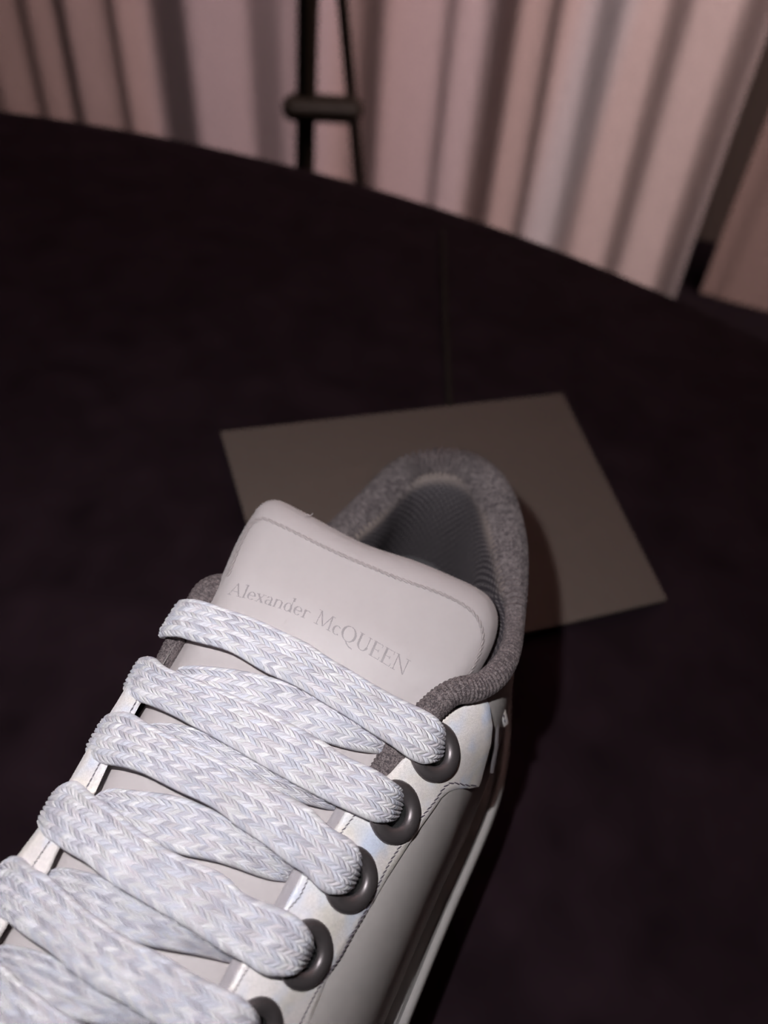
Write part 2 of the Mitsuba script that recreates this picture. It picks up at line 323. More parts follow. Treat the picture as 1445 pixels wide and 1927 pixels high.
def stitches(path, pitch, length, width, proud, tilt=0.2, zf=None, dfun=None, wob=0.0):
    """Thread stitches along a path in picture coordinates, each a small bent capsule."""
    zf = zf or z_px
    fine = catmull(path, 800)
    s = np.r_[0, np.cumsum(np.linalg.norm(np.diff(fine, axis=0), axis=1))]
    ico = trimesh.creation.icosphere(subdivisions=1)
    V, Fc = [], []
    for k, q in enumerate(np.arange(pitch / 2, s[-1], pitch)):
        c = np.array([np.interp(q, s, fine[:, 0]), np.interp(q, s, fine[:, 1])])
        c2 = np.array([np.interp(q + 2, s, fine[:, 0]), np.interp(q + 2, s, fine[:, 1])])
        c1 = np.array([np.interp(q - 2, s, fine[:, 0]), np.interp(q - 2, s, fine[:, 1])])
        t = (c2 - c1) / (np.linalg.norm(c2 - c1) + 1e-9); nn = np.array([-t[1], t[0]])
        t, nn = t * math.cos(tilt) + nn * math.sin(tilt), nn * math.cos(tilt) - t * math.sin(tilt)
        v = ico.vertices
        c = c + nn * wob * (1 if k % 2 else -1)
        p = c + v[:, :1] * t * length / 2 + v[:, 1:2] * nn * width / 2
        d = proud * (0.15 + 0.85 * v[:, 2]) + (dfun(p[:, 0], p[:, 1]) if dfun is not None else 0)
        V.append(world(U(p[:, 0], p[:, 1], zf(p[:, 0], p[:, 1]) - d))); Fc.append(ico.faces + 42 * k)
    return fix(trimesh.Trimesh(np.vstack(V), np.vstack(Fc), process=False))

# --- tongue
tongue_out = [(478, 966), (487, 953), (503, 943), (522, 941), (545, 950), (585, 971), (640, 1001), (700, 1029), (780, 1055), (850, 1084), (895, 1105), (922, 1126), (935, 1152), (936, 1182), (924, 1222), (900, 1266),
              (868, 1310), (835, 1355), (790, 1420), (735, 1505), (655, 1630), (575, 1755), (500, 1905), (450, 2040), (395, 2150), (-160, 2040), (-120, 1930), (-20, 1780), (70, 1640), (160, 1500), (238, 1378),
              (300, 1288), (345, 1215), (392, 1135), (415, 1090), (434, 1045), (455, 1002)]
tongue_poly = sg.Polygon(catmull(tongue_out[:25] , 260).tolist() + tongue_out[25:27] + catmull(tongue_out[27:] + tongue_out[:1], 90)[:-1].tolist())
assert tongue_poly.is_valid
def tongue_d(px, py):
    s, t = px_st(px, py)
    return -0.0022 + 0.0045 * smooth01((-0.1 - t) / 1.2)
tongue = plate(tongue_poly, 0.0, 0.008, 0.0052, 0.0009, dfun=tongue_d)
add('sneaker__tongue', fix(tongue), 'tongue_leather', 'smooth pale grey leather tongue', smooth=50)
def tongue_face(px, py):
    e = shapely.distance(shapely.points(px, py), tongue_poly.boundary) * PXM
    x = np.clip(0.0052 - e, 0, 0.0052)
    return tongue_d(px, py) - (0.0052 - np.sqrt(0.0052 ** 2 - x ** 2))
st_path = [(428, 1085), (441, 1050), (457, 1012), (472, 988), (490, 976), (515, 983), (560, 1004), (600, 1024), (650, 1047), (700, 1068), (760, 1092), (820, 1113), (865, 1134), (893, 1156), (906, 1180), (909, 1205), (901, 1235), (885, 1268), (868, 1292)]
add('sneaker__tongue__stitching', stitches(st_path, 12.0, 15.5, 5.0, 0.00075, 0.32, dfun=tongue_face), 'thread', 'row of pale stitches round the top of the tongue', kind='stuff', smooth=True)

# lettering pressed in foil
def stroke(p, w): return sg.LineString(p).buffer(w / 2, cap_style='flat', join_style='mitre')
def arc(cx_, cy_, rx, ry, a0, a1, wthin, wthick, n=28):
    th = np.radians(np.linspace(a0, a1, n)); w = wthin + (wthick - wthin) * np.abs(np.cos(th))
    o = [(cx_ + (rx + w_ / 2) * math.cos(t), cy_ + (ry + w_ / 2 * .6) * math.sin(t)) for t, w_ in zip(th, w)]
    i = [(cx_ + (rx - w_ / 2) * math.cos(t), cy_ + (ry - w_ / 2 * .6) * math.sin(t)) for t, w_ in zip(th, w)]
    return sg.Polygon(o + i[::-1]).buffer(0)
TN, TK, SF = 0.042, 0.075, 0.034
def ser(x, y, w=.13): return stroke([(x - w, y), (x + w, y)], SF)
GL = {
 'A': (.84, [stroke([(.1, 0), (.41, 1)], TN), stroke([(.39, 1), (.72, 0)], TK), stroke([(.2, .34), (.58, .34)], TN), ser(.1, .02), ser(.72, .02, .14)]),
 'l': (.32, [stroke([(.16, 0), (.16, 1.06)], .10), ser(.16, .02), stroke([(.02, 1.0), (.16, 1.04)], SF)]),
 'e': (.52, [arc(.26, .31, .19, .29, 0, 318, .045, .11), stroke([(.08, .33), (.46, .33)], .045)]),
 'x': (.56, [stroke([(.1, .6), (.46, 0)], .11), stroke([(.45, .6), (.1, 0)], TN), ser(.1, .6, .1), ser(.45, .6, .1), ser(.1, .02, .1), ser(.46, .02, .1)]),
 'a': (.52, [stroke([(.38, .42), (.38, .03), (.48, .03)], .10), arc(.24, .42, .14, .18, 0, 160, .045, .09), arc(.23, .18, .15, .17, 60, 330, .045, .10)]),
 'n': (.62, [stroke([(.13, 0), (.13, .6)], .10), arc(.31, .40, .17, .18, 0, 170, .045, .10), stroke([(.48, .42), (.48, 0)], .10), ser(.13, .02, .11), ser(.48, .02, .11)]),
 'd': (.60, [arc(.26, .30, .18, .29, 0, 360, .045, .11), stroke([(.46, 0), (.46, 1.06)], .10), stroke([(.33, 1.0), (.46, 1.04)], SF), ser(.50, .02, .06)]),
 'r': (.44, [stroke([(.14, 0), (.14, .6)], .10), arc(.30, .38, .16, .20, 40, 170, .05, .09), ser(.14, .02, .12)]),
 'M': (1.06, [stroke([(.15, 0), (.18, 1)], TN), stroke([(.18, 1), (.52, .06)], TK), stroke([(.52, .06), (.86, 1)], TN), stroke([(.86, 1), (.90, 0)], TK), ser(.14, .02), ser(.91, .02, .14), ser(.12, .98, .1), ser(.92, .98, .1)]),
 'c': (.50, [arc(.27, .30, .19, .29, 45, 318, .045, .11)]),
 'Q': (.94, [arc(.46, .50, .37, .49, 0, 360, .05, .13), stroke([(.42, .02), (.52, -.12), (.72, -.24), (.92, -.26)], .07)]),
 'U': (.82, [stroke([(.16, 1), (.16, .3)], .12), arc(.41, .32, .25, .31, 180, 360, .05, .12), stroke([(.66, .3), (.66, 1)], TN), ser(.16, .98), ser(.66, .98, .12)]),
 'E': (.66, [stroke([(.17, 0), (.17, 1)], .12), stroke([(.05, .97), (.58, .97), (.58, .80)], SF), stroke([(.17, .52), (.46, .52)], SF), stroke([(.46, .42), (.46, .62)], SF), stroke([(.05, .03), (.60, .03), (.62, .22)], SF)]),
 'N': (.90, [stroke([(.15, 0), (.15, 1)], TN), stroke([(.13, 1), (.72, 0)], TK), stroke([(.72, 0), (.72, 1)], TN), ser(.15, .02), ser(.72, .98), ser(.12, .98, .1)]),
 ' ': (.36, [])}
base_px = catmull([(427, 1118), (490, 1134), (547, 1153), (600, 1177), (650, 1206), (700, 1236), (752, 1267), (775, 1281)], 400)
bs = np.r_[0, np.cumsum(np.linalg.norm(np.diff(base_px, axis=0), axis=1))]
word = 'Alexander McQUEEN'
total = sum(GL[c][0] for c in word)
scale_at = lambda q: 25.0 + 6.5 * q / 375                  # the letters nearer the lens look larger
def letters():
    V, Fc, n, q = [], [], 0, 0.0
    k = 378 / total / 28.3
    for ch in word:
        w, parts = GL[ch]
        S_ = scale_at(q)
        if parts:
            g = shapely.union_all(parts)
            for pg in getattr(g, 'geoms', [g]):
                m = trimesh.creation.extrude_polygon(pg.segmentize(0.12), 1.0, engine='earcut')
                v = m.vertices
                xq = q + v[:, 0] * S_ * k
                bx, by = np.interp(xq, bs, base_px[:, 0]), np.interp(xq, bs, base_px[:, 1])
                ux, uy = 0.40, -0.915
                px, py = bx + ux * v[:, 1] * S_, by + uy * v[:, 1] * S_
                d = tongue_face(px, py) + 0.00012 * v[:, 2] - 0.00004
                V.append(world(U(px, py, z_px(px, py) - d))); Fc.append(m.faces + n); n += len(v)
        q += w * S_ * k
    return fix(trimesh.Trimesh(np.vstack(V), np.vstack(Fc), process=False))
add('sneaker__tongue__lettering', letters(), 'foil', 'small serif lettering pressed in grey foil', smooth=False)

# --- eyestays
stay_r = [(330, 2030), (430, 1859), (454, 1812), (534, 1708), (569, 1642), (636, 1550), (651, 1525), (695, 1487), (734, 1455), (761, 1425), (800, 1385), (831, 1350), (852, 1335), (880, 1323), (901, 1315), (915, 1314),
          (922, 1330), (927, 1367), (924, 1400), (914, 1437), (905, 1471), (901, 1481), (883, 1484), (864, 1484), (846, 1489), (831, 1501), (819, 1519), (773, 1583), (730, 1650), (672, 1748), (616, 1842), (583, 1927), (520, 2060)]
EYE = [(818, 1414), (743, 1528), (660, 1655), (575, 1796), (480, 1946)]
def ell(c, a, b, rot, n=40):
    th = np.linspace(0, 2 * math.pi, n, endpoint=False); cr, sr = math.cos(rot), math.sin(rot)
    return [(c[0] + a * math.cos(x) * cr - b * math.sin(x) * sr, c[1] + a * math.cos(x) * sr + b * math.sin(x) * cr) for x in th]
ROT = math.atan2(.90, -.44)
holes = shapely.union_all([sg.Polygon(ell(c, 36, 24, ROT)) for c in EYE])
sr = sg.Polygon(stay_r).buffer(3).buffer(-3).difference(holes)
add('sneaker__eyestay', fix(plate(sr, 0.0022, 0.0020, 0.0007, 0.0008)), 'silver_film', 'silvery reflective strip holding the eyelets on the right', smooth=50)
under = sg.Polygon([(x - 17, y - 8) for x, y in stay_r[:8]] + [(x + 10, y + 6) for x, y in stay_r[:8]][::-1])
add('sneaker__eyestay__lining_edge', fix(plate(under, 0.0008, 0.0018, 0.0004, 0.001)), 'cut_edge', smooth=50)
top_d = lambda px, py: np.full(np.shape(px), 0.0022)
add('sneaker__eyestay__stitching', stitches([(896, 1477), (868, 1476), (846, 1475), (831, 1489), (819, 1507), (797, 1534), (773, 1565), (743, 1608), (718, 1653), (690, 1712), (660, 1765), (639, 1804), (611, 1842), (589, 1879), (569, 1919), (548, 1960)],
    10.5, 12.5, 2.8, 0.00022, 0.28, dfun=top_d), 'dark_thread', 'row of dark stitches along the outer edge', kind='stuff', smooth=True)
add('sneaker__eyestay__stitching', stitches([(400, 1930), (440, 1867), (467, 1822), (505, 1768), (544, 1710), (564, 1687), (577, 1660), (610, 1610), (648, 1559), (667, 1535)], 10.5, 12.5, 2.6, 0.0002, 0.28, dfun=top_d), 'dark_thread', kind='stuff', smooth=True)
stay_l_in = [(318, 1258), (295, 1280), (262, 1328), (212, 1420), (180, 1490), (110, 1600), (92, 1640), (15, 1738), (-40, 1830), (-110, 1950)]
stay_l_out = [(-230, 1900), (-150, 1790), (-70, 1690), (30, 1628), (85, 1555), (142, 1467), (180, 1400), (228, 1325), (262, 1268), (285, 1238)]
sl = sg.Polygon(stay_l_in + [(x - 8, y - 4) for x, y in stay_l_out])
add('sneaker__eyestay', fix(plate(sl, 0.0024, 0.0024, 0.0007, 0.0008)), 'silver_film', 'silvery reflective strip on the left, mostly under the laces', smooth=50)
add('sneaker__eyestay_001__stitching', stitches([(270, 1290), (238, 1352), (190, 1432), (158, 1490), (92, 1585), (60, 1632), (-20, 1735)], 11, 11.5, 2.6, 0.0002, 0.1, dfun=lambda px, py: np.full(np.shape(px), 0.0024)), 'dark_thread', kind='stuff', smooth=True)

# --- eyelets: rolled metal rings
def eyelet(c, out_px=59, mesh_n=(48, 18)):
    s, t = px_st(*c)
    e = 6.0
    P = lambda x, y: U(x, y, z_px(np.array(x, float), np.array(y, float)))
    gx = (P(c[0] + e, c[1]) - P(c[0] - e, c[1])); gy = (P(c[0], c[1] + e) - P(c[0], c[1] - e))
    n = np.cross(gx, gy); n /= np.linalg.norm(n); n = n if n[2] < 0 else -n
    a = np.array([0.0, 0, 0]) + (P(c[0] - 4.4 * e / 6, c[1] + 9.0 * e / 6) - P(c[0] + 4.4 * e / 6, c[1] - 9.0 * e / 6)); a -= n * (a @ n); a /= np.linalg.norm(a); b = np.cross(n, a)
    z = float(z_px(np.array(float(c[0])), np.array(float(c[1]))))
    R = out_px * z / F_PX; r = R * 0.27; R = R - r
    ctr = U(c[0], c[1], z - 0.0020)
    th, ph = np.arange(mesh_n[0]) * 2 * math.pi / mesh_n[0], np.arange(mesh_n[1]) * 2 * math.pi / mesh_n[1]
    TH, PH = np.meshgrid(th, ph, indexing='ij')
    rad = R + r * np.cos(PH)
    X = ctr + rad[..., None] * (np.cos(TH)[..., None] * a + np.sin(TH)[..., None] * b) + (r * 0.72 * np.sin(PH))[..., None] * n
    V = X.reshape(-1, 3); nn, m = mesh_n
    i, j = np.meshgrid(np.arange(nn), np.arange(m), indexing='ij'); i2, j2 = (i + 1) % nn, (j + 1) % m
    q = np.stack([i * m + j, i2 * m + j, i2 * m + j2, i * m + j2], -1).reshape(-1, 4)
    return fix(trimesh.Trimesh(world(V), np.vstack([q[:, :3], q[:, [0, 2, 3]]]), process=False))
for k, c in enumerate(EYE):
    hole_shade = plate(sg.Polygon(ell(c, 40, 27, ROT)), 0.0003, 0.0008, 0, 0.001)  # black disc standing in for the shade down the lace hole
    ek = add('sneaker__eyelet', eyelet(c, 56 + 1.5 * k), 'eyelet_metal', 'dark metal ring of a lace hole' if k == 0 else None, smooth=True)
    add(ek + '__hole_shade', fix(hole_shade), 'black_metal')

# --- laces: flat braided bands; each visible band between two eyelets is a part
rng = np.random.RandomState(5)
def band(upper, lower, dz, width=0.0118, res=0.00014, seed=0, flip=False, key='sneaker__lace', thick=0.0013):
    """upper, lower: the band's two edges in picture coordinates with the proud height d in metres [(x, y), ...]; dz: [(fraction, d)]."""
    L = 0.5 * (np.linalg.norm(np.diff(np.array(upper)[:, :2], axis=0), axis=1).sum() + np.linalg.norm(np.diff(np.array(lower)[:, :2], axis=0), axis=1).sum()) * 0.00012
    n, m = int(L / res), int(width / res)
    up, lo = catmull(upper, n), catmull(lower, n)
    w = np.linspace(0, 1, m)
    fr = np.linspace(0, 1, n)
    dd = np.interp(fr, [a for a, _ in dz], [b for _, b in dz])
    k = np.hanning(41); k /= k.sum(); dd = np.convolve(np.pad(dd, 20, 'edge'), k, 'valid')
    px = up[:, None, 0] * (1 - w) + lo[:, None, 0] * w; py = up[:, None, 1] * (1 - w) + lo[:, None, 1] * w
    # the height of the band follows the lacing surface along its middle and is nearly straight across
    zc = z_px(px, py)
    X = U(px, py, zc - dd[:, None])
    t = np.gradient(X, axis=0); b = np.gradient(X, axis=1); nrm = np.cross(t, b); nrm /= np.linalg.norm(nrm, axis=-1, keepdims=True) + 1e-12
    nrm *= -np.sign(nrm[n // 2, m // 2, 2])
    arcl = np.r_[0, np.cumsum(np.linalg.norm(np.diff(X[:, m // 2], axis=0), axis=1))]
    A, Bq = np.meshgrid(arcl, w, indexing='ij')
    cols = 8
    col = np.minimum(np.floor(Bq * cols), cols - 1); bc = Bq * cols - col - 0.5
    sgn = np.where(col % 2 == 0, 1.0, -1.0)
    jit = 0.12 * (meshkit.noise(np.stack([A * 300, col * 3.1, 0 * A + seed], -1)) - .5)
    ph = A / 0.00150 + sgn * bc * 1.25 + 0.5 * (col % 2) + jit
    idx = np.floor(ph); x = ph - idx - 0.5
    yarn = np.sqrt(np.clip(1 - (2 * x) ** 2 * 0.96, 0, 1)) * (1 - 0.7 * np.abs(2 * bc) ** 2.5)
    fil = 0.5 + 0.5 * np.cos(2 * math.pi * (x * 3.0))
    edge = 1 - np.abs(2 * Bq - 1) ** 5
    round_ = thick * (np.sqrt(np.clip(1 - np.abs(2 * Bq - 1) ** 5, 0, 1)) - 1) * 0.8
    h = round_ + 0.00075 * yarn * (0.5 + 0.5 * edge) + 0.00007 * fil
    Xt = X + nrm * h[..., None]
    Xb = X - nrm * (thick * 0.85) + nrm * (0.25 * (thick + round_) * 0)[..., None]
    # colour: each yarn its own tone, silver white with lilac, blue and rosy threads
    hsh = np.sin(idx * 12.9898 + col * 78.233 + seed * 37.719) * 43758.5453; r1 = hsh - np.floor(hsh)
    hsh = np.sin(idx * 39.425 + col * 11.135 + seed * 3.7) * 24634.63; r2 = hsh - np.floor(hsh)
    pal = np.array([(.80, .80, .88), (.88, .86, .90), (.66, .68, .80), (.76, .71, .76), (.53, .51, .61), (.90, .89, .90)])
    c = pal[np.clip((r1 * 6).astype(int), 0, 5)] * 0.6 + np.array([.80, .79, .825]) * 0.4
    c = c * (0.70 + 0.30 * fil)[..., None] * (0.84 + 0.24 * r2)[..., None]  # shade in the grooves between filaments is put into the colour
    c = np.clip(c * 0.98, 0, .93)
    V = np.concatenate([Xt.reshape(-1, 3), Xb[:, ::6].reshape(-1, 3)])
    m2 = Xb[:, ::6].shape[1]
    f1 = grid_faces(n, m); f2 = grid_faces(n, m2)[:, ::-1] + n * m
    # close the two long edges and the ends with strips
    i = np.arange(n - 1)
    def strip(a0, a1, b0, b1): return np.vstack([np.stack([a0, b0, b1], -1), np.stack([a0, b1, a1], -1)])
    e1 = strip(i * m, (i + 1) * m, n * m + i * m2, n * m + (i + 1) * m2)
    e2 = strip(i * m + m - 1, (i + 1) * m + m - 1, n * m + i * m2 + m2 - 1, n * m + (i + 1) * m2 + m2 - 1)[:, ::-1]
    col_all = np.vstack([c.reshape(-1, 3), c[:, ::6].reshape(-1, 3)])
    mesh = trimesh.Trimesh(world(V), np.vstack([f1, f2, e1, e2]), process=False)
    nrm_w = np.cross(mesh.vertices[f1[:50, 1]] - mesh.vertices[f1[:50, 0]], mesh.vertices[f1[:50, 2]] - mesh.vertices[f1[:50, 0]]).mean(0)
    if nrm_w @ (CAM - mesh.vertices[0]) < 0: mesh = trimesh.Trimesh(mesh.vertices, mesh.faces[:, ::-1], process=False)
    return add(key, mesh, 'lace_yarn', 'flat silvery white braided lace band' if seed == 1 else None, smooth=True, color=col_all)

BAR_DZ = [(0, -.0045), (.015, -.001), (.05, .0032), (.14, .0044), (.5, .0042), (.8, .0050), (.90, .0066), (.965, .0064), (.985, .0040), (1, -.002)]
UND_DZ = [(0, -.0012), (.08, .0008), (.2, .0016), (.75, .0014), (.92, .0006), (1, -.0032)]
bars = [
 ([(344, 1130), (339, 1127), (364, 1125), (414, 1139), (486, 1164), (538, 1188), (580, 1208), (620, 1235), (658, 1257), (720, 1294), (782, 1325), (822, 1347), (837, 1366), (838, 1378)],
  [(306, 1203), (297, 1197), (331, 1195), (353, 1201), (414, 1217), (450, 1233), (497, 1261), (549, 1285), (588, 1307), (620, 1327), (649, 1344), (699, 1377), (741, 1404), (774, 1427), (807, 1439), (824, 1435), (829, 1428)]),
 ([(274, 1240), (266, 1236), (284, 1233), (303, 1247), (331, 1261), (450, 1310), (575, 1373), (624, 1402), (649, 1419), (707, 1446), (738, 1466), (758, 1482), (761, 1492)],
  [(240, 1306), (230, 1300), (248, 1312), (284, 1326), (331, 1347), (358, 1362), (414, 1392), (487, 1435), (554, 1473), (612, 1504), (633, 1514), (683, 1537), (716, 1549), (737, 1549), (744, 1543)]),
 ([(212, 1348), (202, 1343), (232, 1336), (275, 1357), (350, 1395), (450, 1447), (560, 1504), (590, 1522), (621, 1553), (651, 1571), (674, 1590), (682, 1608), (683, 1620)],
  [(169, 1422), (159, 1416), (177, 1430), (210, 1437), (249, 1446), (277, 1457), (332, 1485), (400, 1518), (450, 1556), (500, 1589), (541, 1622), (570, 1641), (608, 1676), (637, 1686), (650, 1684), (658, 1677)]),
 ([(118, 1490), (109, 1482), (136, 1466), (155, 1477), (183, 1499), (221, 1524), (249, 1550), (332, 1604), (365, 1618), (429, 1649), (459, 1678), (519, 1703), (558, 1722), (582, 1745), (591, 1762), (592, 1772)],
  [(80, 1560), (69, 1552), (76, 1568), (91, 1579), (116, 1596), (155, 1618), (194, 1650), (249, 1684), (299, 1714), (357, 1748), (420, 1789), (454, 1807), (489, 1830), (519, 1839), (549, 1839), (560, 1833), (567, 1826)]),
 ([(8, 1640), (-3, 1634), (24, 1607), (55, 1626), (89, 1645), (133, 1684), (176, 1718), (218, 1749), (257, 1772), (300, 1791), (365, 1830), (416, 1855), (451, 1872), (474, 1890), (489, 1910), (490, 1920)],
  [(-30, 1712), (-42, 1704), (-30, 1712), (0, 1726), (21, 1741), (52, 1763), (83, 1784), (116, 1811), (156, 1844), (197, 1869), (239, 1892), (276, 1917), (330, 1950), (390, 1985), (440, 1990), (456, 1986), (464, 1978)])]
bars.append(([(x - 106, y + 150) for x, y in bars[4][0]], [(x - 106, y + 150) for x, y in bars[4][1]]))
unders = [
 ([(339, 1252), (364, 1250), (414, 1253), (486, 1265), (547, 1281), (620, 1300), (690, 1330), (745, 1362)], [(315, 1318), (340, 1325), (400, 1338), (480, 1358), (560, 1380), (616, 1396), (666, 1410), (718, 1419), (735, 1424)]),
 ([(275, 1364), (300, 1358), (350, 1363), (414, 1385), (500, 1425), (570, 1455), (655, 1497)], [(258, 1402), (300, 1418), (350, 1435), (430, 1463), (500, 1486), (575, 1511), (629, 1525), (650, 1531)]),
 ([(178, 1500), (190, 1488), (212, 1481), (249, 1484), (318, 1492), (380, 1512), (450, 1545), (510, 1580), (572, 1618)], [(165, 1540), (190, 1552), (250, 1578), (310, 1597), (360, 1610), (400, 1618), (450, 1634), (491, 1649), (533, 1660), (556, 1664)]),
 ([(82, 1648), (95, 1636), (112, 1630), (145, 1634), (194, 1647), (260, 1680), (340, 1725), (400, 1760), (462, 1798)], [(75, 1690), (110, 1703), (170, 1737), (230, 1765), (300, 1783), (350, 1792), (400, 1803), (437, 1813), (458, 1818)]),
 ([(-22, 1793), (-8, 1780), (12, 1775), (42, 1780), (90, 1793), (156, 1828), (240, 1875), (310, 1920), (370, 1962)], [(-30, 1838), (6, 1850), (66, 1884), (126, 1912), (196, 1930), (246, 1939), (296, 1950), (333, 1960), (354, 1965)])]
for k, (a_, b_) in enumerate(unders): band(a_, b_, UND_DZ, seed=20 + k)
for k, (a_, b_) in enumerate(bars): band(a_, b_, BAR_DZ, seed=1 + k)

# --- collar: a padded knit roll round the opening
CP = np.array([(690, 1490, .1790, 3.2), (735, 1430, .1832, 3.5), (795, 1353, .1868, 3.5), (850, 1304, .1900, 3.3), (880, 1297, .192, 3.3), (908, 1289, .1945, 3.3), (934, 1269, .1975, 3.4), (957, 1233, .203, 2.9), (968, 1182, .210, 2.6),
               (968, 1120, .219, 3.4), (961, 1060, .229, 4.8), (952, 1005, .240, 5.6), (936, 952, .25, 6.0), (911, 911, .26, 6.3), (876, 888, .266, 6.5), (825, 880, .27, 6.5), (777, 890, .271, 6.5), (744, 911, .268, 6.2), (719, 935, .264, 5.9), (692, 961, .259, 5.6),
               (660, 990, .253, 5.2), (603, 1037, .244, 4.7), (520, 1085, .23, 4.2), (445, 1104, .216, 3.8), (408, 1106, .209, 3.5), (386, 1116, .206, 3.3), (371, 1138, .204, 3.1), (352, 1167, .2015, 2.8), (331, 1203, .199, 2.5), (311, 1243, .1965, 2.3), (290, 1287, .194, 2.2)])
cpath = catmull(np.c_[U(CP[:, 0], CP[:, 1], CP[:, 2]), CP[:, 3] / 1000], 1500)
CPth, CPr = cpath[:, :3], cpath[:, 3]
clen = np.r_[0, np.cumsum(np.linalg.norm(np.diff(CPth, axis=0), axis=1))]
def collar_mesh(sides=28):
    t = frames(CPth)
    a = np.cross(t, up_c); a /= np.linalg.norm(a, axis=1, keepdims=True); b = np.cross(a, t)
    th = np.arange(sides) * 2 * math.pi / sides
    heel = smooth01((clen - 0.062) / 0.015) * smooth01((clen[-1] - 0.05 - clen) / 0.02)
    pitch_ph = np.cumsum(np.r_[0, np.diff(clen)] / np.where(heel > .5, 0.0021, 0.0011))
    ripple = np.sin(2 * math.pi * pitch_ph) * (0.12 * heel + 0.04 * (1 - heel))
    lump = 0.10 * (meshkit.fbm(np.stack([clen * 160, 0 * clen, 0 * clen + 3], -1), 2) - .5) * (1 - heel)
    rr = CPr * (1 + ripple + lump)
    V = CPth[:, None] + rr[:, None, None] * (np.cos(th)[None, :, None] * a[:, None] + np.sin(th)[None, :, None] * b[:, None])
    uv = np.stack(np.broadcast_arrays(clen[:, None], (th * 0.0045)[None, :]), -1).reshape(-1, 2)
    m = trimesh.Trimesh(world(V.reshape(-1, 3)), grid_faces(len(CPth), sides, True), process=False)
    return m, uv
cm, cuv = collar_mesh()
add('sneaker__collar', fix(cm), 'collar_knit', 'soft dark grey knitted roll round the opening', smooth=True, uv=cuv)
# lining: from the roll down to the insole
cs = to_shoe(CPth[::5]); rr5 = CPr[::5] * 100
spine = np.stack([np.clip(cs[:, 0], 6.5, 40), 0.7 * (1 - smooth01((cs[:, 0] - 7) / 4))], -1)
K = 40
kk = np.linspace(0, 1, K)
hw = (smooth01((clen - 0.062) / 0.015) * smooth01((clen[-1] - 0.05 - clen) / 0.02))[::5]
inw = spine - cs[:, :2]; inw /= np.linalg.norm(inw, axis=1, keepdims=True)
p0 = np.c_[cs[:, :2] + inw * rr5[:, None] * 0.72, cs[:, 2] + rr5 * (-0.3 + 0.75 * hw)]
p1 = np.c_[cs[:, :2] + inw * (rr5 * (0.95 + 1.0 * hw))[:, None], cs[:, 2] + rr5 * (-0.6 + 0.8 * hw)]
p2 = np.c_[cs[:, :2] * 0.74 + spine * 0.26, cs[:, 2] * 0.5 + 2.6]
p3 = np.c_[cs[:, :2] * 0.80 + spine * 0.20, 0 * cs[:, 2] + 4.6]
bz = lambda k: p0 * (1 - k) ** 3 + 3 * p1 * k * (1 - k) ** 2 + 3 * p2 * k * k * (1 - k) + p3 * k ** 3
LV = np.stack([bz(k) for k in kk], 1)
luv = np.stack(np.broadcast_arrays(clen[::5][:, None], (kk * 0.075)[None, :] + 0.03 * (1 - hw[:, None])), -1).reshape(-1, 2)
add('sneaker__lining', trimesh.Trimesh(world(shoe(LV.reshape(-1, 3))), grid_faces(len(cs), K), process=False), 'lining_mesh', 'dark perforated mesh lining inside the heel', smooth=True, uv=luv)

# --- sole: thick rubber cup with a rim standing proud of the upper
OUT_R = [(-0.6, 0.7), (-0.35, 1.8), (0.5, 2.8), (2.0, 3.6), (4, 4.3), (7, 5.2), (10, 5.98), (14, 5.95), (18, 5.85), (22, 5.6), (25.5, 4.8), (28, 3.2), (29.3, 1.5), (29.6, 0)]
OUT_L = [(29.6, 0), (29.2, -1.6), (27.8, -3.2), (25, -4.4), (21, -4.8), (17, -4.6), (13, -4.1), (9, -3.5), (6, -3.1), (3.5, -2.8), (1.8, -2.3), (0.5, -1.4), (-0.35, -0.4), (-0.6, 0.7)]
NR = 300
outl = np.vstack([catmull(OUT_R, NR // 2 + 1)[:-1], catmull(OUT_L, NR // 2 + 1)[:-1]])
pin = sg.Polygon(outl)
nrm2 = np.stack([-np.gradient(np.r_[outl[-1:, 1], outl[:, 1], outl[:1, 1]])[1:-1], np.gradient(np.r_[outl[-1:, 0], outl[:, 0], outl[:1, 0]])[1:-1]], -1)
nrm2 /= np.linalg.norm(nrm2, axis=1, keepdims=True)
if sg.Polygon(outl + nrm2 * .1).area > pin.area: nrm2 = -nrm2          # inwards
LIP = 4.3
prof = [(0.9, 0.3), (0.25, 0.3), (0.08, 0.42), (0.0, 0.9), (0.0, 2.2), (0.0, 3.6), (-0.02, 4.1), (0.03, 4.26), (0.10, 4.31), (0.17, 4.31), (0.23, 4.29), (0.26, 4.2), (0.27, 3.6), (1.2, 3.5)]
SV = np.concatenate([np.c_[outl + nrm2 * i_, np.full(NR, h_)] for i_, h_ in prof])
SV = np.vstack([SV, [[15, 0, 0.3], [15, 0, 3.5]]])
sf = grid_faces(len(prof), NR, True)
i = np.arange(NR)
sf = np.vstack([sf, np.stack([i, (i + 1) % NR, np.full(NR, len(SV) - 2)], -1), np.stack([(len(prof) - 1) * NR + (i + 1) % NR, (len(prof) - 1) * NR + i, np.full(NR, len(SV) - 1)], -1)])
add('sneaker__sole', fix(trimesh.Trimesh(world(shoe(SV)), sf, process=False)), 'rubber', 'thick pale rubber sole with a proud rim', smooth=40)
